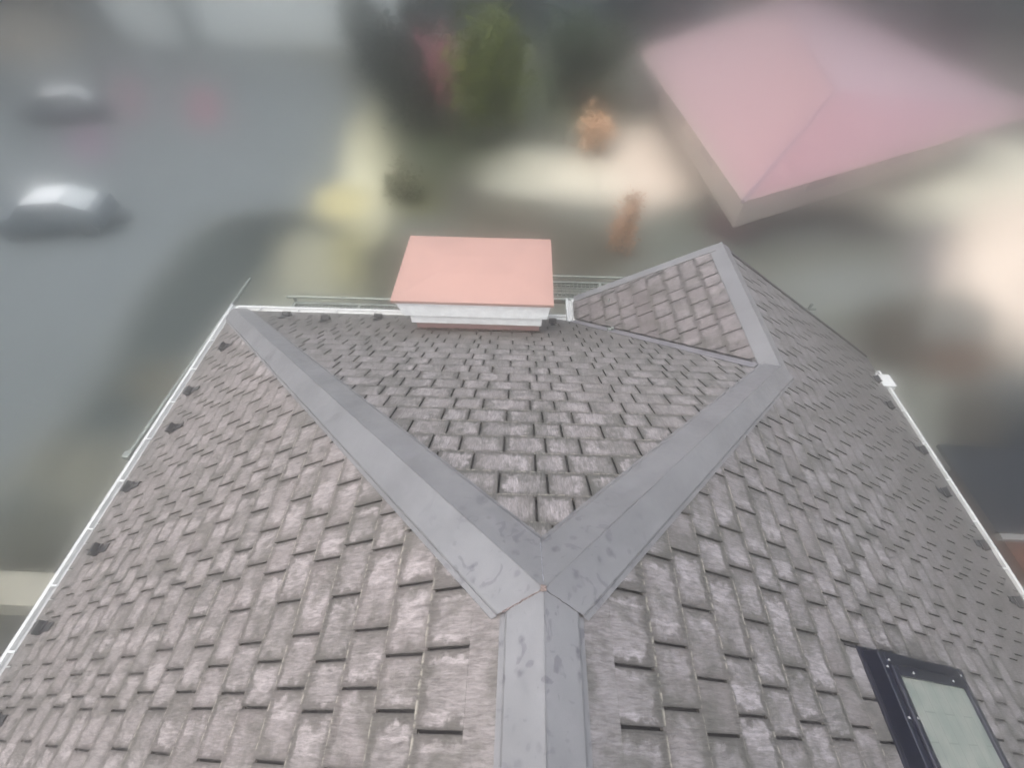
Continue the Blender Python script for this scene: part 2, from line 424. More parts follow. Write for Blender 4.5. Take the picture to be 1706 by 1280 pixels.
# valley flashing and the trims of the wing
mb = MB()
def strip(mb, p, q, side, w0, w1, zfun, h, th=.003, n=10):
    p = Vector(p); q = Vector(q); side = Vector(side)
    P = []
    for i in range(n + 1):
        c = p.lerp(q, i / n)
        for ww, hh in ((w0, h), (w1, h), (w1, h - th), (w0, h - th)):
            x, y = c.x + side.x * ww, c.y + side.y * ww; P.append((x, y, zfun(x, y) + hh))
    F = [(4 * i + j, 4 * i + (j + 1) % 4, 4 * i + 4 + (j + 1) % 4, 4 * i + 4 + j) for i in range(n) for j in range(4)] + [(0, 1, 2, 3), (4 * n, 4 * n + 1, 4 * n + 2, 4 * n + 3)]
    mb.add(P, F)
strip(mb, (BX - .1, BY + .11), (VX, WF + .03), vn, -.004, .15, zf, .0165)
mb.build('valley_flashing', M_flash, house)
mb = MB()
vg = Vector((VX - BX, GY - CY)).normalized(); vgn = Vector((-vg.y, vg.x)); vgn = vgn if vgn.y > 0 else -vgn
strip(mb, (BX - .06, CY), (VX - .01, GY), vgn, -.055, .045, zw, .042, .05)
mb.build('verge_trim', M_cap, house)
mb = MB()
strip(mb, (BX + .1, CY), (WR + .02, CY), (0, 1), -.03, .012, zr, .03, .05)
mb.build('verge_trim', plain('verge_dark', col(98, 92, 96), .5, .2), house)

# walls below
mb = MB()
def prism(mb, pts, z0, z1):
    n = len(pts)
    mb.add([(x, y, z0) for x, y in pts] + [(x, y, z1 if not callable(z1) else z1(x, y)) for x, y in pts], [tuple(range(n))[::-1], tuple(range(n, 2 * n))] + [(i, (i + 1) % n, (i + 1) % n + n, i + n) for i in range(n)])
prism(mb, [(-3.2, -3.2), (.9, -3.2), (.9, 3.28), (-3.2, 3.28)], G0, ZE - .02)
prism(mb, [(.903, -3.2), (4.2, -3.2), (4.2, 3.6), (.903, 3.6)], G0, -2.86)
mb.build('wall', M_soffit, house)

# chimney on the front eave
ch = bpy.data.objects.new('chimney', None); bpy.data.objects.remove(ch)
def pinkmat(name, c, dirt):
    t = NT(name); o = t.obj(); sx = t.n('ShaderNodeSeparateXYZ'); t.put(sx.inputs[0], o)
    n1 = t.noise(o, 4., 4); n2 = t.noise(o, 22., 4)
    cc = t.mix(t.ss(n1, .3, .7), c, tuple(x * .86 for x in c))
    zz = t.math('MULTIPLY_ADD', t.math('SUBTRACT', n2, .5), .09, sx.outputs[2])
    cc = t.mix(t.ss(zz, dirt, dirt + .05, .75, 0.), cc, (.05, .042, .03))
    t.put(t.b.inputs['Base Color'], cc); t.b.inputs['Roughness'].default_value = .75
    t.bump(n2, .3, .002)
    return t.m
mb = MB(); prism(mb, [(-1.19, 3.10), (.125, 3.10), (.125, 4.0), (-1.19, 4.0)], G0, -1.78)
chim = mb.build('chimney', pinkmat('chimney_render', col(214, 164, 156, .55), -1.925), house, bevel=.006)
mb = MB(); prism(mb, [(-1.228, 3.06), (.145, 3.06), (.145, 4.04), (-1.228, 4.04)], -1.79, -1.672)
mb.build('lower_band', plain('band_white', col(232, 234, 232, .95), .7, 0, .08, 12, .001), chim, bevel=.006)
mb = MB()
x0, x1, y0, y1 = -1.343, .221, 3.015, 4.09
P = [(x0 + .06, y0 + .02, -1.670), (x1 - .03, y0 + .02, -1.670), (x1 - .03, y1, -1.670), (x0 + .06, y1, -1.670), (x0, y0, -1.470), (x1, y0, -1.470), (x1, y1, -1.470), (x0, y1, -1.470)]
mb.add(P, [(0, 3, 2, 1), (4, 5, 6, 7), (0, 1, 5, 4), (1, 2, 6, 5), (2, 3, 7, 6), (3, 0, 4, 7)])
mb.build('upper_band', plain('band_white_upper', col(240, 243, 241, 1.), .7, 0, .08, 12, .001), chim, bevel=.004)
mb = MB()
x0, x1, y0, y1 = -1.372, .244, 2.99, 4.13
P = [(x0, y0, -1.469), (x1, y0, -1.469), (x1, y1, -1.469), (x0, y1, -1.469), (x0, y0, -1.438), (x1, y0, -1.438), (x1, y1, -1.438), (x0, y1, -1.438),
     (x0 + .42, y0 + .42, -1.40), (x1 - .42, y0 + .42, -1.40), (x1 - .42, y1 - .42, -1.40), (x0 + .42, y1 - .42, -1.40)]
mb.add(P, [(0, 3, 2, 1), (0, 1, 5, 4), (1, 2, 6, 5), (2, 3, 7, 6), (3, 0, 4, 7), (4, 5, 9, 8), (5, 6, 10, 9), (6, 7, 11, 10), (7, 4, 8, 11), (8, 9, 10, 11)])
mb.build('chimney_cap', plain('cap_pink', col(214, 170, 156, .42), .5, 0, .05, 2.5), chim, bevel=.003)
mb = MB()
for i in range(26):
    x = -1.2 + 1.33 * i / 26; mb.tube((x, 3.088, zf(0, 3.088) + .022), (x + .055, 3.09, zf(0, 3.09) + .022 + rng.uniform(-.004, .006)), rng.uniform(.007, .013), 6)
mb.build('mortar_fillet', plain('fillet', col(92, 80, 70), .95, 0, .5, 18), chim, smooth=True)

# gutters
def gutter(name, p, q, out, label=None):
    mb = MB(); sw = Vector(out)
    prof = [(-.01, .0), (-.01, -.05), (.03, -.075), (.07, -.075), (.105, -.05), (.105, .014), (.078, .014), (.076, .008), (.072, .002), (.066, -.012), (.055, -.02), (.045, -.022), (.035, -.02), (.03, 0)]
    mb.sweep(prof, p, q, sw)
    d = Vector(q) - Vector(p); n = int(d.length / .45)
    for i in range(1, n + 1):
        c = Vector(p) + d * (i - .4) / n; e = d.normalized() * .012
        a = c + sw * -.01; b = c + sw * .128
        mb.box((-.008, .03, .002), (.008, .100, .0135), Matrix.Translation(c) @ Matrix((d.normalized(), sw, Vector((0, 0, 1)))).transposed().to_4x4())
    o = mb.build(name, M_white, house)
    if label: o['label'] = label
    return o
gz = ZE - .008
gutter('gutter', (-WL + .005, YB, gz), (-WL + .005, WF + .12, gz), (-1, 0, 0))
gutter('gutter', (-WL + .0, WF + .005, gz - .002), (-1.24, WF + .005, gz - .002), (0, 1, 0))
gutter('gutter', (.16, WF + .005, gz - .002), (VX - .12, WF + .005, gz - .002), (0, 1, 0))
gutter('gutter', (VX - .01, WF - .03, gz + .01), (VX - .01, GY + .02, gz + .01), (-1, 0, 0))
gutter('gutter', (WR - .02, YB, -T * WR - .012), (WR - .02, 3.62, -T * WR - .012), (1, 0, 0))
mb = MB(); zz = -T * WR
mb.box((WR - .03, 3.33, zz - .10), (WR + .14, 3.53, zz + .03)); mb.box((WR - .055, 3.42, zz), (WR - .02, 3.56, zz + .036))
mb.build('gutter_joint', M_white, house, bevel=.006)

# snow guards
mb = MB()
mb.box((-.045, -.02, 0), (.045, .02, .05)); mb.box((-.03, -.16, 0), (.03, .0, .004)); mb.box((-.045, -.04, 0), (.045, .03, .012))
for s in (-.035, 0, .035): mb.add([(s - .004, .008, 0), (s + .004, .008, 0), (s + .004, .045, 0), (s - .004, .045, 0), (s - .004, .008, .05), (s + .004, .008, .05)], [(0, 1, 2, 3), (0, 1, 5, 4), (3, 2, 5, 4), (0, 3, 4), (1, 2, 5)])
guard = mb.build('snow_guard', M_black, house, bevel=.002)
guard['group'] = 'snow guards along the eaves'
def guard_at(first, org, U, V):
    o = guard if first else guard.copy()
    if not first: C.objects.link(o); o.parent = house
    U = Vector(U); V = Vector(V); N = U.cross(V).normalized()
    if N.z < 0: N = -N; U = -U
    Mx = Matrix((U, V, N)).transposed().to_4x4(); Mx.translation = Vector(org) + N * .014
    o.matrix_local = Mx
gl = [(-3.27, 2.87), (-3.44, 2.34), (-3.30, 1.83), (-3.46, 1.28), (-3.32, .71), (-3.46, .18), (-3.30, -.35), (-3.46, -.9), (-3.3, -1.45)]
for i, (x, y) in enumerate(gl): guard_at(i == 0, (x, y, T * x), (0, 1, 0), (-cs, 0, -T * cs))
for x, y in [(-2.87, 3.52), (-2.33, 3.38), (-1.78, 3.54), (.31, 3.56)]: guard_at(False, (x, y, -TF * y), (1, 0, 0), (0, csf, -TF * csf))
for x, y in [(4.42, 3.33), (4.28, 2.85), (4.42, 2.3), (4.28, 1.75), (4.42, 1.25), (4.38, .74), (4.28, .2), (4.42, -.4)]: guard_at(False, (x, y, -T * x), (0, 1, 0), (cs, 0, -T * cs))

# fixings on the slates
mb = MB(); mb.box((-.012, -.03, 0), (.012, .03, .006)); mb.box((-.004, -.004, 0), (.004, .004, .045))
o = mb.build('slate_hook', M_steel, house); o.matrix_local = Matrix.Translation((.98, 3.80, zw(.98, 3.8) + .03))
mb = MB(); mb.box((-.03, -.02, 0), (.03, .02, .02)); mb.box((.01, -.015, .02), (.04, .02, .035))
o = mb.build('metal_clip', M_steel, house, bevel=.003); o.matrix_local = Matrix.Translation((.93, 3.28, zf(0, 3.28) + .018))

# skylight on the right slope
sky_o = empty('skylight'); sky_o.parent = house
Mx = Matrix(((0, -1, 0), (cs, 0, -T * cs), Vector((0, -1, 0)).cross(Vector((cs, 0, -T * cs))).normalized())).transposed().to_4x4()
# local axes: x towards the camera's foot (world -y), y down the slope, z outwards
Zdir = Vector((T, 0, 1)).normalized()
Mx = Matrix((Vector((0, -1, 0)), Vector((cs, 0, -T * cs)), Vector((0, -1, 0)).cross(Vector((cs, 0, -T * cs))))).transposed().to_4x4()
if Mx.col[2].z < 0:
    Mx = Matrix((Vector((0, 1, 0)), Vector((cs, 0, -T * cs)), Vector((0, 1, 0)).cross(Vector((cs, 0, -T * cs))))).transposed().to_4x4(); sgn = 1
else: sgn = -1
Mx.translation = Vector((0, 0, 0)); sky_o.matrix_local = Mx
def fr(mb, u0, u1, v0, v1, w, z0, z1):       # rectangular ring
    for a, b, c_, d in ((u0, u1, v0, v0 + w), (u0, u1, v1 - w, v1), (u0, u0 + w, v0 + w, v1 - w), (u1 - w, u1, v0 + w, v1 - w)):
        xs = sorted((a * sgn, b * sgn)); mb.box((xs[0], c_, z0), (xs[1], d, z1))
ua, ub = -.80, .035; va, vb = 1.875, 2.80
mb = MB(); fr(mb, ua - .05, ub + .02, va - .03, vb + .06, .075, .0, .020); sk_f = mb.build('flashing', M_navy, sky_o, bevel=.003)
mb = MB(); fr(mb, ua, ub, va, vb, .05, .0, .085); mb.build('frame', M_navy, sky_o, bevel=.005)
mb = MB(); fr(mb, ua + .045, ub - .052, va + .055, vb - .045, .045, .05, .098); mb.build('sash', plain('sash_metal', (.010, .010, .020), .35, .3, .2, 30), sky_o, bevel=.006)
def glassmat():
    t = NT('skylight_pane'); o = t.obj()
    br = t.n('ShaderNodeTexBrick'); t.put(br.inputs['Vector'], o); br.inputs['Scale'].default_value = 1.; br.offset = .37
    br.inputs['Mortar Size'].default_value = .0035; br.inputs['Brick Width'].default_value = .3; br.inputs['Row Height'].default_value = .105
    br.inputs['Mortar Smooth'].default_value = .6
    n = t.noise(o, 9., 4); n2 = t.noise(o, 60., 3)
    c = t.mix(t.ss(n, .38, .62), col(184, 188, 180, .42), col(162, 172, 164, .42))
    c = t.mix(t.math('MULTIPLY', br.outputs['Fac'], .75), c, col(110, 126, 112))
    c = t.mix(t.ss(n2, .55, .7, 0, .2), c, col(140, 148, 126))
    t.put(t.b.inputs['Base Color'], c); t.b.inputs['Roughness'].default_value = .12; t.b.inputs['Specular IOR Level'].default_value = .5
    return t.m
mb = MB(); xs = sorted(((ua + .085) * sgn, (ub - .092) * sgn)); mb.box((xs[0], va + .095, .06), (xs[1], vb - .085, .082)); mb.build('pane', glassmat(), sky_o)
mb = MB()
for u_, v_, z in ((.0, 1.95, .083), (-.03, 1.905, .083), (-.04, 2.12, .096), (-.04, 2.56, .096), (-.22, 1.90, .083), (-.22, 1.95, .096), (-.5, 1.95, .096), (.0, 2.75, .083), (-.3, 2.775, .083)):
    mb = MB(); mb.tube((u_ * sgn, v_, z), (u_ * sgn, v_, z + .006), .0055, 8); mb.build('screw', M_screw, sky_o)
mb = MB(); mb.tube((sgn * (ub + .012), va - .02, .012), (sgn * (ub + .012), va - .14, .016), .004, 6)
mb.build('seal_strip', M_black, sky_o)

# ============================================================ ground and neighbourhood
# soft patches of soil, paving and planting: x, y, half axes (ax, ay), (bx, by), picture colour
BL=[
  (10.8, 11.9, 2.2, 0.1, 0.7, 1.2, (124, 127, 124)) ,
  (-37.77, 39.43, 3.81, 0.31, -4.64, 6.22, (165, 160, 150)) ,
  (-9.42, 14.11, 1.76, 0.09, -0.52, 1.38, (76, 82, 82)) ,
  (-10.05, 4.1, 1.22, 0.04, -0.58, 0.89, (108, 109, 101)) ,
  (-9.55, 6.78, 0.95, 0.04, -0.43, 0.81, (98, 98, 90)) ,
  (-9.94, 2.6, 0.86, 0.03, -0.44, 0.61, (88, 90, 84)) ,
  (-9.6, 1.79, 0.69, 0.02, -0.32, 0.43, (60, 62, 58)) ,
  (-8.79, 0.69, 0.85, 0.03, -0.4, 0.55, (50, 52, 50)) ,
  (-7.24, 12.18, 1.22, 0.06, -0.64, 2.02, (142, 142, 128)) ,
  (-5.78, 12.95, 1.05, 0.05, -0.53, 2.15, (138, 136, 110)) ,
  (-4.78, 12.29, 0.82, 0.04, -0.44, 2.04, (95, 95, 85)) ,
  (-7.21, 9.73, 1.1, 0.05, -0.29, 0.81, (125, 128, 118)) ,
  (-7.08, 20.43, 1.23, 0.07, -1.2, 5.19, (208, 206, 182)) ,
  (-7.36, 16.38, 1.08, 0.06, -0.38, 1.39, (182, 176, 140)) ,
  (-4.34, 17.26, 1.24, 0.06, -0.28, 1.73, (112, 112, 82)) ,
  (-2.15, 17.88, 1.52, 0.08, -0.17, 2.06, (104, 98, 98)) ,
  (-0.41, 19.61, 1.88, 0.1, -0.06, 2.3, (205, 204, 190)) ,
  (3.31, 19.24, 3.46, 0.19, 0.21, 2.24, (196, 192, 178)) ,
  (6.58, 21.19, 2.55, 0.14, 0.84, 4.44, (210, 198, 186)) ,
  (-0.77, 15.15, 2.07, 0.1, -0.07, 1.69, (104, 100, 92)) ,
  (1.86, 12.95, 1.69, 0.08, 0.15, 2.5, (94, 92, 84)) ,
  (6.25, 14.66, 1.82, 0.09, 0.45, 2.03, (108, 112, 106)) ,
  (8.31, 15.59, 1.18, 0.06, 0.38, 1.3, (110, 85, 92)) ,
  (10.51, 15.28, 1.86, 0.09, 0.48, 1.27, (112, 114, 112)) ,
  (13.52, 15.85, 1.67, 0.08, 0.74, 1.55, (84, 84, 84)) ,
  (14.98, 13.92, 1.11, 0.05, 1.31, 2.29, (118, 116, 116)) ,
  (20.69, 20.18, 5.27, 0.28, 2.26, 3.55, (220, 212, 198)) ,
  (13.6, 18.71, 2.9, 0.15, 0.59, 1.35, (208, 202, 190)) ,
  (18.09, 14.07, 2.46, 0.12, 3.2, 4.65, (212, 200, 188)) ,
  (11.36, 9.46, 1.46, 0.06, 0.81, 1.56, (82, 78, 72)) ,
  (13.51, 10.07, 1.13, 0.05, 0.83, 1.38, (118, 118, 114)) ,
  (12.59, 8.54, 1.22, 0.05, 0.5, 0.83, (98, 86, 78)) ,
  (13.39, 7.47, 0.99, 0.04, 0.43, 0.64, (96, 98, 98)) ,
  (12.21, 5.73, 1.35, 0.05, 0.84, 1.23, (44, 52, 60)) ,
  (11.61, 6.42, 0.78, 0.03, 0.71, 1.14, (84, 82, 78)) ,
  (10.08, 4.38, 0.69, 0.02, 0.64, 1.05, (70, 68, 66)) ,
  (10.93, 3.84, 0.94, 0.03, 0.38, 0.56, (66, 68, 70)) ,
  (-4.18, 26.42, 4.24, 0.27, -1.13, 9.52, (76, 82, 62)) ,
  (2.59, 30.65, 2.91, 0.2, 0.33, 6.33, (74, 84, 62)) ,
  (-17.53, 26.0, 0.83, 0.05, -1.27, 2.69, (150, 118, 128)) ,
  (-22.25, 27.03, 0.91, 0.06, -1.97, 3.38, (140, 122, 130)) ,
  (-20.75, 21.25, 0.95, 0.05, -1.24, 1.93, (132, 116, 130)) ,
]
STRIP = [(-12.1, 14.0), (-6.2, 14.7), (-5.9, 12.6), (-8.6, 11.5), (-9.1, 8.6), (-9.4, 5.4), (-9.9, 2.9), (-11.4, 2.5), (-11.1, 4.2), (-11.2, 6.5), (-11.9, 10.4)]
LOT = [(-35.1, 31.3), (-32.9, 38.2), (-27.5, 38.7), (-19.4, 37.0), (-12.3, 33.0), (-8.8, 25.3), (-7.6, 19.2), (-8.0, 16.1), (-12.0, 14.6), (-12.0, 11.0), (-11.3, 6.7), (-12.4, 3.0), (-60, -6), (-70, 25)]
def cg(*c): return col(*[min(250, max(12, 122 + (x - 122) * 1.4)) for x in c], .60)
def sstep(a, b, x):
    t = np.clip((x - a) / (b - a), 0, 1); return t * t * (3 - 2 * t)
def poly_sd(X, Y, pts):
    d = np.full(X.shape, 1e9); ins = np.zeros(X.shape, bool)
    for i in range(len(pts)):
        (x0, y0), (x1, y1) = pts[i], pts[(i + 1) % len(pts)]
        ex, ey = x1 - x0, y1 - y0; wx, wy = X - x0, Y - y0
        t = np.clip((wx * ex + wy * ey) / (ex * ex + ey * ey), 0, 1)
        d = np.minimum(d, np.hypot(wx - ex * t, wy - ey * t))
        c = ((y0 <= Y) & (Y < y1)) | ((y1 <= Y) & (Y < y0))
        xi = x0 + (Y - y0) / (ey if abs(ey) > 1e-9 else 1e-9) * ex
        ins ^= c & (X < xi)
    return np.where(ins, -d, d)
def ground_colour(X, Y):
    c = np.empty(X.shape + (3,)); c[:] = cg(112, 114, 108)
    def over(w, rgb):
        c[:] = c * (1 - w[..., None]) + np.array(rgb) * w[..., None]
    d = poly_sd(X, Y, LOT)
    over(sstep(1.3, -1.3, d), cg(118, 124, 126))
    over(sstep(1.3, -1.3, d) * sstep(13, 4, Y) * .8, cg(106, 111, 111))
    over(sstep(.7, -.7, poly_sd(X, Y, STRIP)), cg(84, 90, 89))
    for x, y, ax, ay, bx, by, rgb in BL:
        det = ax * by - ay * bx
        dx, dy = X - x, Y - y
        p = (dx * by - dy * bx) / det; q = (-dx * ay + dy * ax) / det
        over(1 - sstep(.45, 1.55, np.hypot(p, q)), cg(*rgb))
    return c
def vmat(name, rough=.85, n1=.10):
    t = NT(name); _, _, _, _, c = t.attr('ca'); o = t.obj()
    f = t.noise(o, 1.1, 5, .6)
    hv = t.n('ShaderNodeHueSaturation'); t.put(hv.inputs['Color'], c); t.put(hv.inputs['Value'], t.ss(f, .25, .75, 1 - n1, 1 + n1))
    t.put(t.b.inputs['Base Color'], hv.outputs[0]); t.b.inputs['Roughness'].default_value = rough
    return t.m
xs = np.concatenate([[-300, -200, -120, -80, -60], np.arange(-50, 50.1, .5), [60, 80, 120, 200, 300]])
ys = np.concatenate([[-200, -100, -50, -20], np.arange(-8, 60.1, .5), [70, 90, 130, 200, 320]])
X, Y = np.meshgrid(xs, ys); gc = ground_colour(X, Y)
me = bpy.data.meshes.new('ground'); nx, ny = len(xs), len(ys)
me.from_pydata(np.stack([X, Y, np.full(X.shape, G0)], -1).reshape(-1, 3).tolist(), [], [(j * nx + i, j * nx + i + 1, (j + 1) * nx + i + 1, (j + 1) * nx + i) for j in range(ny - 1) for i in range(nx - 1)])
a = me.color_attributes.new('ca', 'FLOAT_COLOR', 'POINT'); a.data.foreach_set('color', np.concatenate([gc, np.ones(X.shape + (1,))], -1).astype(np.float32).ravel())
tag(link('ground', me, vmat('ground_mixed', .9, .07)), kind='structure')

def grid_face(mb, p00, p10, p11, p01, n, mcol, cf):
    """subdivided quad; cf(s, t) -> colour, s and t from 0 to 1"""
    P = []; Cc = []
    for j in range(n + 1):
        for i in range(n + 1):
            s, t = i / n, j / n
            P.append((Vector(p00) * (1 - s) + Vector(p10) * s) * (1 - t) + (Vector(p01) * (1 - s) + Vector(p11) * s) * t)
            Cc.append(tuple(cf(s, t)) + (1,))
    mb.add(P, [(j * (n + 1) + i, j * (n + 1) + i + 1, (j + 1) * (n + 1) + i + 1, (j + 1) * (n + 1) + i) for j in range(n) for i in range(n)], Cc)
def S(a, b, x):
    t = min(1, max(0, (x - a) / (b - a))); return t * t * (3 - 2 * t)
def mixc(a, b, w): return tuple(p * (1 - w) + q * w for p, q in zip(a, b))
BGM = vmat('painted_render', .8, .05); BGR = vmat('roof_sheet', .6, .04)

# the house with the pink roof
pk = empty('pink_roofed_house', (12, 20, G0)); tag(pk, 'house with a wide pink hipped roof and cream walls, right of the wing ridge', 'house')
def rel(p, o): return (p[0] - o[0], p[1] - o[1], p[2] - o[2])
O = (12, 20, G0)
E0, E1, E2 = (6.6, 12.6, -5.4), (5.7, 28.0, -5.4), (21.5, 20.6, -5.4); E3 = (20.5, 44.0, -5.4)
RA, RB = (11.9, 19.6, -4.5), (14.2, 32.0, -4.3)
pc = lambda r, g_, b: col(r, g_ - 2, b - 6, .52)
mb = MB(); fade = lambda s, t, w=.07: S(0, w, min(s, 1 - s, t, 1 - t))
def face(a, b, c_, d, c0, rim):
    grid_face(mb, rel(a, O), rel(b, O), rel(c_, O), rel(d, O), 16, None, lambda s, t: mixc(rim, c0(s, t), S(0, .02, t)))
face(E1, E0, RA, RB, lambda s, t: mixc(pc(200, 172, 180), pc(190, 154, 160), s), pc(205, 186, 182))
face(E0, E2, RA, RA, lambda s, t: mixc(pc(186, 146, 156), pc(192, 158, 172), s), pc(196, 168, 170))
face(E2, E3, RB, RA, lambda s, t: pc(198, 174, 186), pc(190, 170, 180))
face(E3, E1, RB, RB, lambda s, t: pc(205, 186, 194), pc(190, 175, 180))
mb.add([rel(p, O) for p in (E0, E1, E3, E2)], [(0, 1, 2, 3)], [col(200, 190, 180) + (1,)] * 4)
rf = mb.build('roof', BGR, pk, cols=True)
mb = MB()
for a, b in ((E0, RA), (RA, RB)): mb.tube(rel(a, O), rel(b, O), .07, 6)
mb.build('ridge', plain('pink_ridge', col(178, 160, 172), .6), rf)
mb = MB(); cx, cy = 13.6, 25.5
pts = [(cx + (p[0] - cx) * .8 - O[0], cy + (p[1] - cy) * .8 - O[1]) for p in (E0, E2, E3, E1)]
prism(mb, pts, 0, 2.3); mb.build('wall', plain('cream_wall', col(236, 224, 208, .9), .85, 0, .06, 1), pk)
mb = MB()
for (a, b) in ((pts[0], pts[1]), (pts[3], pts[0])):
    for s in (.25, .6):
        p = Vector(a).lerp(Vector(b), s); q = Vector(a).lerp(Vector(b), s + .12)
        d = (q - p).normalized(); nn = Vector((d.y, -d.x)) * .03
        wmb = MB(); wmb.add([(p.x + nn.x, p.y + nn.y, .7), (q.x + nn.x, q.y + nn.y, .7), (q.x + nn.x, q.y + nn.y, 1.8), (p.x + nn.x, p.y + nn.y, 1.8), (p.x, p.y, .7), (q.x, q.y, .7), (q.x, q.y, 1.8), (p.x, p.y, 1.8)], [(0, 1, 2, 3), (0, 4, 5, 1), (3, 2, 6, 7), (0, 3, 7, 4), (1, 5, 6, 2)])
        wmb.build('window', plain('dim_window', col(190, 184, 178, .6), .3), pk)

def block(name, label, cat, x0, x1, y0, y1, h, wall, roof, wins, rim=None, pitch=0.):
    o = empty(name, ((x0 + x1) / 2, y0, G0)); tag(o, label, cat); hw = (x1 - x0) / 2; dp = y1 - y0
    rim = rim or wall
    mb = MB()
    def wc(s, t):
        c = wall
        for (a, b, c0, c1, rgb) in wins:
            w = S(a - .035, a + .035, s) * S(b + .035, b - .035, s) * S(c0 - .1, c0 + .1, t) * S(c1 + .1, c1 - .1, t); c = mixc(c, rgb, w)
        return c
    grid_face(mb, (-hw, 0, 0), (hw, 0, 0), (hw, 0, h), (-hw, 0, h), 40, None, wc)
    for P4 in (((hw, 0, 0), (hw, dp, 0), (hw, dp, h), (hw, 0, h)), ((-hw, dp, 0), (-hw, 0, 0), (-hw, 0, h), (-hw, dp, h)), ((hw, dp, 0), (-hw, dp, 0), (-hw, dp, h), (hw, dp, h))):
        grid_face(mb, *P4, 4, None, lambda s, t: wall)
    mb.build('wall', BGM, o, cols=True)
    mb = MB(); e = .3; r_ = [(-hw - e, -e, h), (hw + e, -e, h), (hw + e, dp + e, h), (-hw - e, dp + e, h)]
    a, b = (-hw * .6, dp / 2, h + pitch), (hw * .6, dp / 2, h + pitch)
    grid_face(mb, r_[0], r_[1], b, a, 16, None, lambda s, t: mixc(rim, roof, S(0, .4, t) * S(0, .12, min(s, 1 - s))))
    grid_face(mb, r_[2], r_[3], a, b, 8, None, lambda s, t: roof)
    grid_face(mb, r_[1], r_[2], b, b, 6, None, lambda s, t: mixc(rim, roof, S(0, .4, t)))
    grid_face(mb, r_[3], r_[0], a, a, 6, None, lambda s, t: mixc(rim, roof, S(0, .4, t)))
    mb.add([(p[0], p[1], h - .01) for p in r_], [(0, 1, 2, 3)], [wall + (1,)] * 4)
    mb.build('roof', BGR, o, cols=True)
    return o
dk = col(26, 40, 50); lt = col(120, 140, 142)
block('white_building', 'white walled building beyond the far end of the asphalt lot', 'building', -31, -8.8, 37.5, 50, 4.2, col(236, 244, 244, .95), col(226, 236, 238, .9), [(.30, .36, -1, 2, col(125, 145, 148)), (.0, .1, -1, 2, col(120, 132, 136))], pitch=.8, rim=col(190, 200, 202))
block('glazed_building', 'grey building with dark blue glazing behind the trees at the top', 'building', -8, 13.5, 40, 52, 4.2, col(112, 130, 134), col(128, 150, 154), [(.08, .42, .2, .75, dk), (.62, .92, .15, .8, dk)], pitch=.6, rim=col(100, 120, 124))
block('teal_roofed_building', 'low building with a pale teal roof in the far right corner', 'building', 25, 60, 46, 60, 3., col(120, 128, 126), col(130, 158, 162), [(.1, .3, .1, .8, col(60, 84, 86))], pitch=1.2, rim=col(110, 125, 124))

# cars on the lot
def vehicle(x, y, rz, label):
    o = empty('parked_car', (x, y, G0), rz); o.scale = (.88, .88, .9); tag(o, label, 'car', 'pale cars parked on the asphalt lot')
    prof = [(-2.1, .35), (-2.12, .75), (-1.75, .92), (-1.05, 1.0), (-.45, 1.42), (.95, 1.45), (1.75, 1.05), (2.05, .95), (2.1, .4)]
    body = col(100, 114, 122); 
    def ring(yy, inset): return [(px * (1 - inset * .04), yy * (1 - (inset * .16 if pz > 1.02 else 0)), pz) for px, pz in prof]
    for nm, sel in (('body', 0), ('glass', 1), ('roof', 2)):
        mb = MB()
        def q(a, b, c_, d, c0): grid_face(mb, a, b, c_, d, 8, None, c0)
        Lr, Rr = ring(.86, 1), ring(-.86, 1); n = len(prof)
        for i in range(n - 1):
            k = 2 if i == 4 else (1 if i in (3, 5) else 0)
            if k != sel: continue
            if k == 2: c0 = lambda s, t: col(240, 244, 246, .85)
            elif k == 1: c0 = lambda s, t: col(226, 234, 236, .7)  # bright windscreens: reflected sky painted into the colour
            else: c0 = lambda s, t: col(130, 142, 150)
            q(Lr[i], Lr[i + 1], Rr[i + 1], Rr[i], c0)
        if sel == 0:
            for rr in (Lr, Rr): mb.add([rr[0], rr[1], rr[2], rr[3], rr[6], rr[7], rr[8]], [(0, 1, 2, 3, 4, 5, 6)], [body + (1,)] * 7)
        if sel == 1:
            for rr in (Lr, Rr): mb.add([rr[3], rr[4], rr[5], rr[6]], [(0, 1, 2, 3)], [col(70, 86, 98) + (1,)] * 4)
        mb.build(nm, BGR, o, cols=True)
    for wx in (-1.35, 1.35):
        for wy in (-.8, .8):
            mb = MB(); mb.tube((wx, wy - .1, .33), (wx, wy + .1, .33), .33, 14); mb.build('wheel', plain('tyre', col(70, 80, 86), .8), o)
    return o
vehicle(-23.2, 23.6, R(20), 'farther pale car on the asphalt lot, beside the faint red patches')
vehicle(-16.9, 13.9, R(12), 'nearer pale car on the asphalt lot, with no red patch beside it')

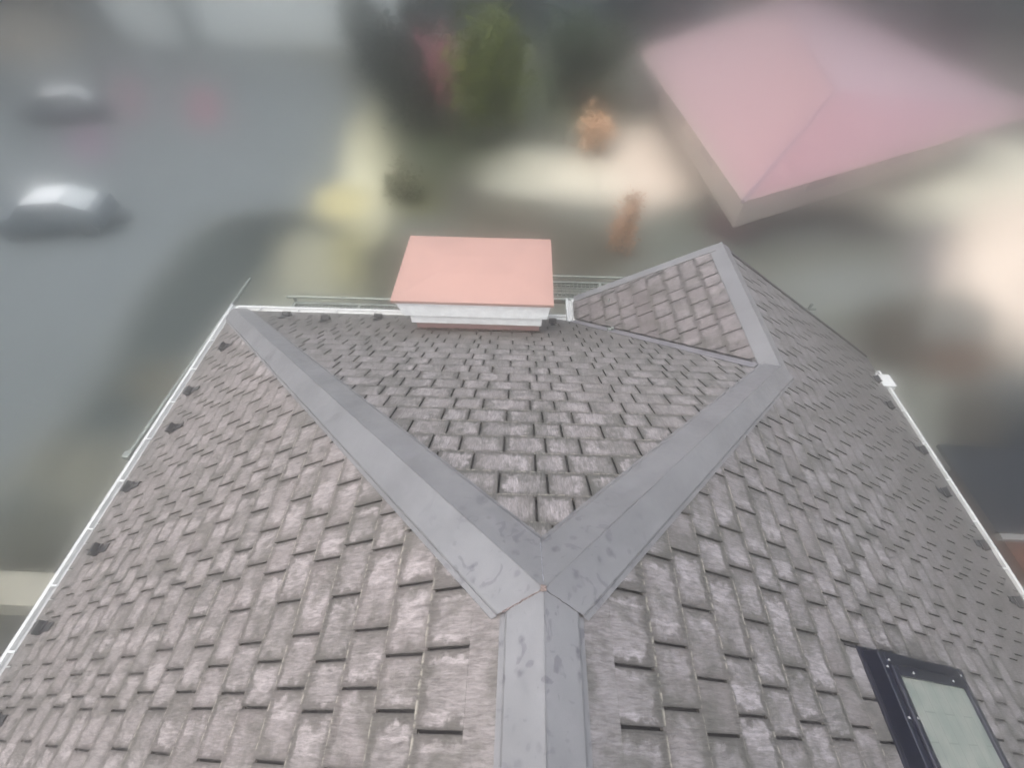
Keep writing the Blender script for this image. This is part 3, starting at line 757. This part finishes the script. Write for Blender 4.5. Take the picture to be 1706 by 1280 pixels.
# trees and shrubs
def leafmat(name, a, b):
    t = NT(name); r1, r2, _, _, _ = t.attr('ca')
    t.put(t.b.inputs['Base Color'], t.mix(r1, a, b)); t.b.inputs['Roughness'].default_value = .7
    return t.m
def tree(name, label, cat, x, y, rx, ry, z0, z1, n, ca_, cb_, leaf=.22, group=None, seed=1):
    rg = random.Random(seed); o = empty(name, (x, y, G0)); tag(o, label, cat, group)
    h = z1 - z0; mb = MB(); top = z0 + h * .55
    mb.tube((0, 0, 0), (.1, .05, top), .09 + rx * .05, 8, .05)
    cl = []
    for i in range(14):
        a = rg.random() * 6.28; rr = math.sqrt(rg.random()) * .75; zz = z0 + h * rg.uniform(.2, .85)
        cl.append((math.cos(a) * rr * rx, math.sin(a) * rr * ry, zz, rg.uniform(.28, .5), rg.random()))
        if i < 6: mb.tube((.05, .02, top * .75), (cl[-1][0] * .8, cl[-1][1] * .8, zz), .04 + rx * .012, 5, .015)
    mb.build('trunk', plain('bark', (.06, .05, .04), .9), o)
    mb = MB()
    for _ in range(n):
        c = rg.choice(cl); v = Vector((rg.gauss(0, 1), rg.gauss(0, 1), rg.gauss(0, 1))) * .5
        p = Vector((c[0] + v.x * rx * c[3] * 1.3, c[1] + v.y * ry * c[3] * 1.3, c[2] + v.z * h * c[3] * .7))
        d1 = Vector((rg.gauss(0, 1), rg.gauss(0, 1), rg.gauss(0, .5))).normalized(); d2 = d1.cross(Vector((rg.gauss(0, 1), rg.gauss(0, 1), rg.gauss(0, 1)))).normalized()
        s = leaf * rg.uniform(.5, 1.2); k = (min(1, max(0, c[4] * .6 + rg.random() * .4)), 0, 0, 1)
        mb.add([p - d1 * s, p + d2 * s * .6, p + d1 * s, p - d2 * s * .6], [(0, 1, 2, 3)], [k] * 4)
    mb.build('crown', leafmat(name + '_leaves', ca_, cb_), o, recalc=False, cols=True)
    return o
dg, lg, ol = (.008, .014, .009), (.06, .10, .03), (.12, .15, .004)
tg = 'trees in the yard behind the chimney'
tree('tree', 'tall dark tree left of the pink blossoming shrub', 'tree', -5.9, 24.5, 1.5, 1.8, .6, 4.6, 4200, dg, (.018, .026, .02), .22, tg, 2)
tree('tree', 'olive green tree behind the chimney, right of the pink blossoming shrub', 'tree', -1.9, 23., 1.5, 1.7, .5, 4.2, 4200, (.03, .045, .004), ol, .22, tg, 3)
tree('tree', 'loose green tree farther back, left of the pink roof', 'tree', 3.1, 27.5, 1.9, 2.0, .6, 3.6, 3400, dg, lg, .22, tg, 4)
tree('tree', 'grey green tree between the white building and the dark tree', 'tree', -9.3, 31., 1.4, 2., .6, 4.0, 1800, (.06, .075, .065), (.13, .15, .13), .22, tg, 5)
tree('tree', 'dark tree beyond the right corner of the pink roof', 'tree', 26.5, 37, 3., 3, .6, 4.5, 3000, (.02, .035, .032), (.05, .075, .06), .3, None, 6)
tree('tree', 'small dark tree just beyond the top edge of the pink roof', 'tree', 21.0, 40, 2., 2, .6, 3.8, 1800, (.03, .04, .035), (.07, .08, .07), .3, None, 16)
tree('blossoming_shrub', 'upright shrub in pink blossom between two dark green trees', 'shrub', -3.9, 23.5, .9, .9, .3, 3.6, 1800, (.34, .10, .13), (.50, .24, .29), .14, None, 7)
tree('orange_shrub', 'orange shrub on the pale yard below the loose green tree', 'shrub', 3.3, 21., .8, .8, .1, 1.9, 1100, (.62, .34, .17), (.68, .46, .30), .12, None, 8)
tree('rust_coloured_shrub', 'rusty orange shrub on dark soil between the chimney and the wing', 'shrub', 3.45, 13.4, .42, .5, .1, 2.2, 1100, (.36, .20, .11), (.44, .28, .19), .09, None, 9)
tree('olive_shrub', 'small olive shrub on the cream paving right of the asphalt lot', 'shrub', -4.9, 16.8, .8, .7, .1, 1.3, 1000, (.07, .07, .035), (.13, .13, .07), .1, None, 10)
# garden wall, shed, scaffold
mb = MB(); mb.box((-16, 1.2, G0), (-5.6, 1.75, G0 + .9)); tag(mb.build('garden_wall', plain('wall_concrete', col(178, 176, 160), .85, 0, .12, 3, .003), bevel=.02), 'pale concrete garden wall meeting the left gutter low in the picture', 'wall')
sh = empty('garden_shed', (9.75, 2.35, G0)); tag(sh, 'low shed with a dark roof and rusty brown boards beside the right gutter', 'shed')
mb = MB(); prism(mb, [(-.9, -1.6), (3.2, -1.6), (3.2, 1.9), (-.9, 1.9)], 0, 1.3); mb.build('wall', plain('rusty_board', col(104, 66, 48), .85, 0, .2, 5), sh)
mb = MB(); prism(mb, [(-1.0, .55), (3.6, .35), (3.6, 2.3), (-1.0, 2.4)], 1.305, 1.38); mb.build('roof', plain('shed_roof', col(40, 46, 54), .9, 0, .15, 2), sh)
mb = MB(); mb.box((-1.02, .40, 1.30), (3.6, .50, 1.42)); mb.build('fascia', plain('shed_fascia', col(170, 172, 170), .6), sh)

def scaffold(name, label, x0, x1, y0, y1, z, cell, rails):
    o = empty(name, (x0, y0, z)); tag(o, label, 'scaffold', 'scaffold bays round the eaves')
    w_, d_ = x1 - x0, y1 - y0
    mb = MB()
    n = int(w_ / cell)
    for i in range(n + 1): mb.box((w_ * i / n - .005, 0, 0), (w_ * i / n + .005, d_, .01))
    n2 = int(d_ / cell)
    for j in range(n2 + 1): mb.box((0, d_ * j / n2 - .005, .0105), (w_, d_ * j / n2 + .005, .02))
    mb.build('deck_grating', M_steel, o)
    mb = MB()
    for y in (0, d_): mb.box((0, y - .02, -.05), (w_, y + .02, .03))
    for x in (0, w_ / 2, w_): mb.box((x - .02, 0, -.055), (x + .02, d_, .031))
    mb.build('deck_frame', M_steel, o)
    for x in (0, w_):
        for y in (-.04, d_ + .04):
            mb = MB(); mb.tube((x, y, G0 - z), (x, y, rails), .022, 8); mb.build('post', M_steel, o)
    for k in range(2):
        mb = MB(); mb.tube((-.1, d_ + .04, -.35 * k + .1), (w_ + .1, d_ + .04, -.35 * k + .1), .02, 8); mb.build('rail', M_steel, o)
    return o
scaffold('scaffold_bay', 'steel scaffold bay with fine grating beyond the front gutter, left of the chimney', -3.35, -1.45, 4.2, 4.5, -2.85, .05, .1)
scaffold('scaffold_bay', 'steel scaffold bay with grating between the chimney and the wing', .35, 1.9, 4.75, 5.15, -2.85, .06, .1)
scaffold('scaffold_bay', 'steel scaffold bay beyond the gable end, right of the wing ridge', 3.0, 4.3, 4.45, 4.85, -3.1, .06, .2)
mb = MB(); mb.tube((-3.97, 1.75, -2.5), (-3.9, 4.6, -2.5), .022, 8)
pp = mb.build('scaffold_pipe', M_steel); tag(pp, 'long steel scaffold pipe running just outside the left gutter', 'pipe')
mb = MB(); mb.box((-4.0, 1.72, -2.53), (-3.93, 1.8, -2.46)); mb.build('coupler', M_steel, pp, bevel=.01)

# ============================================================ forward-scattering haze, added to blur the background
mb = MB(); mb.box((-310, -210, G0 - 1), (310, 330, 3.5))
t = NT('blur_haze'); t.t.nodes.remove(t.b)
pv = t.n('ShaderNodeVolumePrincipled'); pv.inputs['Color'].default_value = (.92, .92, .915, 1)
pv.inputs['Density'].default_value = .12; pv.inputs['Anisotropy'].default_value = .989
t.t.links.new(pv.outputs[0], t.t.nodes['Material Output'].inputs['Volume'])
hz = mb.build('haze', t.m); hz['kind'] = 'stuff'; hz.display_type = 'WIRE'
sc.cycles.volume_bounces = 6; sc.cycles.max_bounces = 14
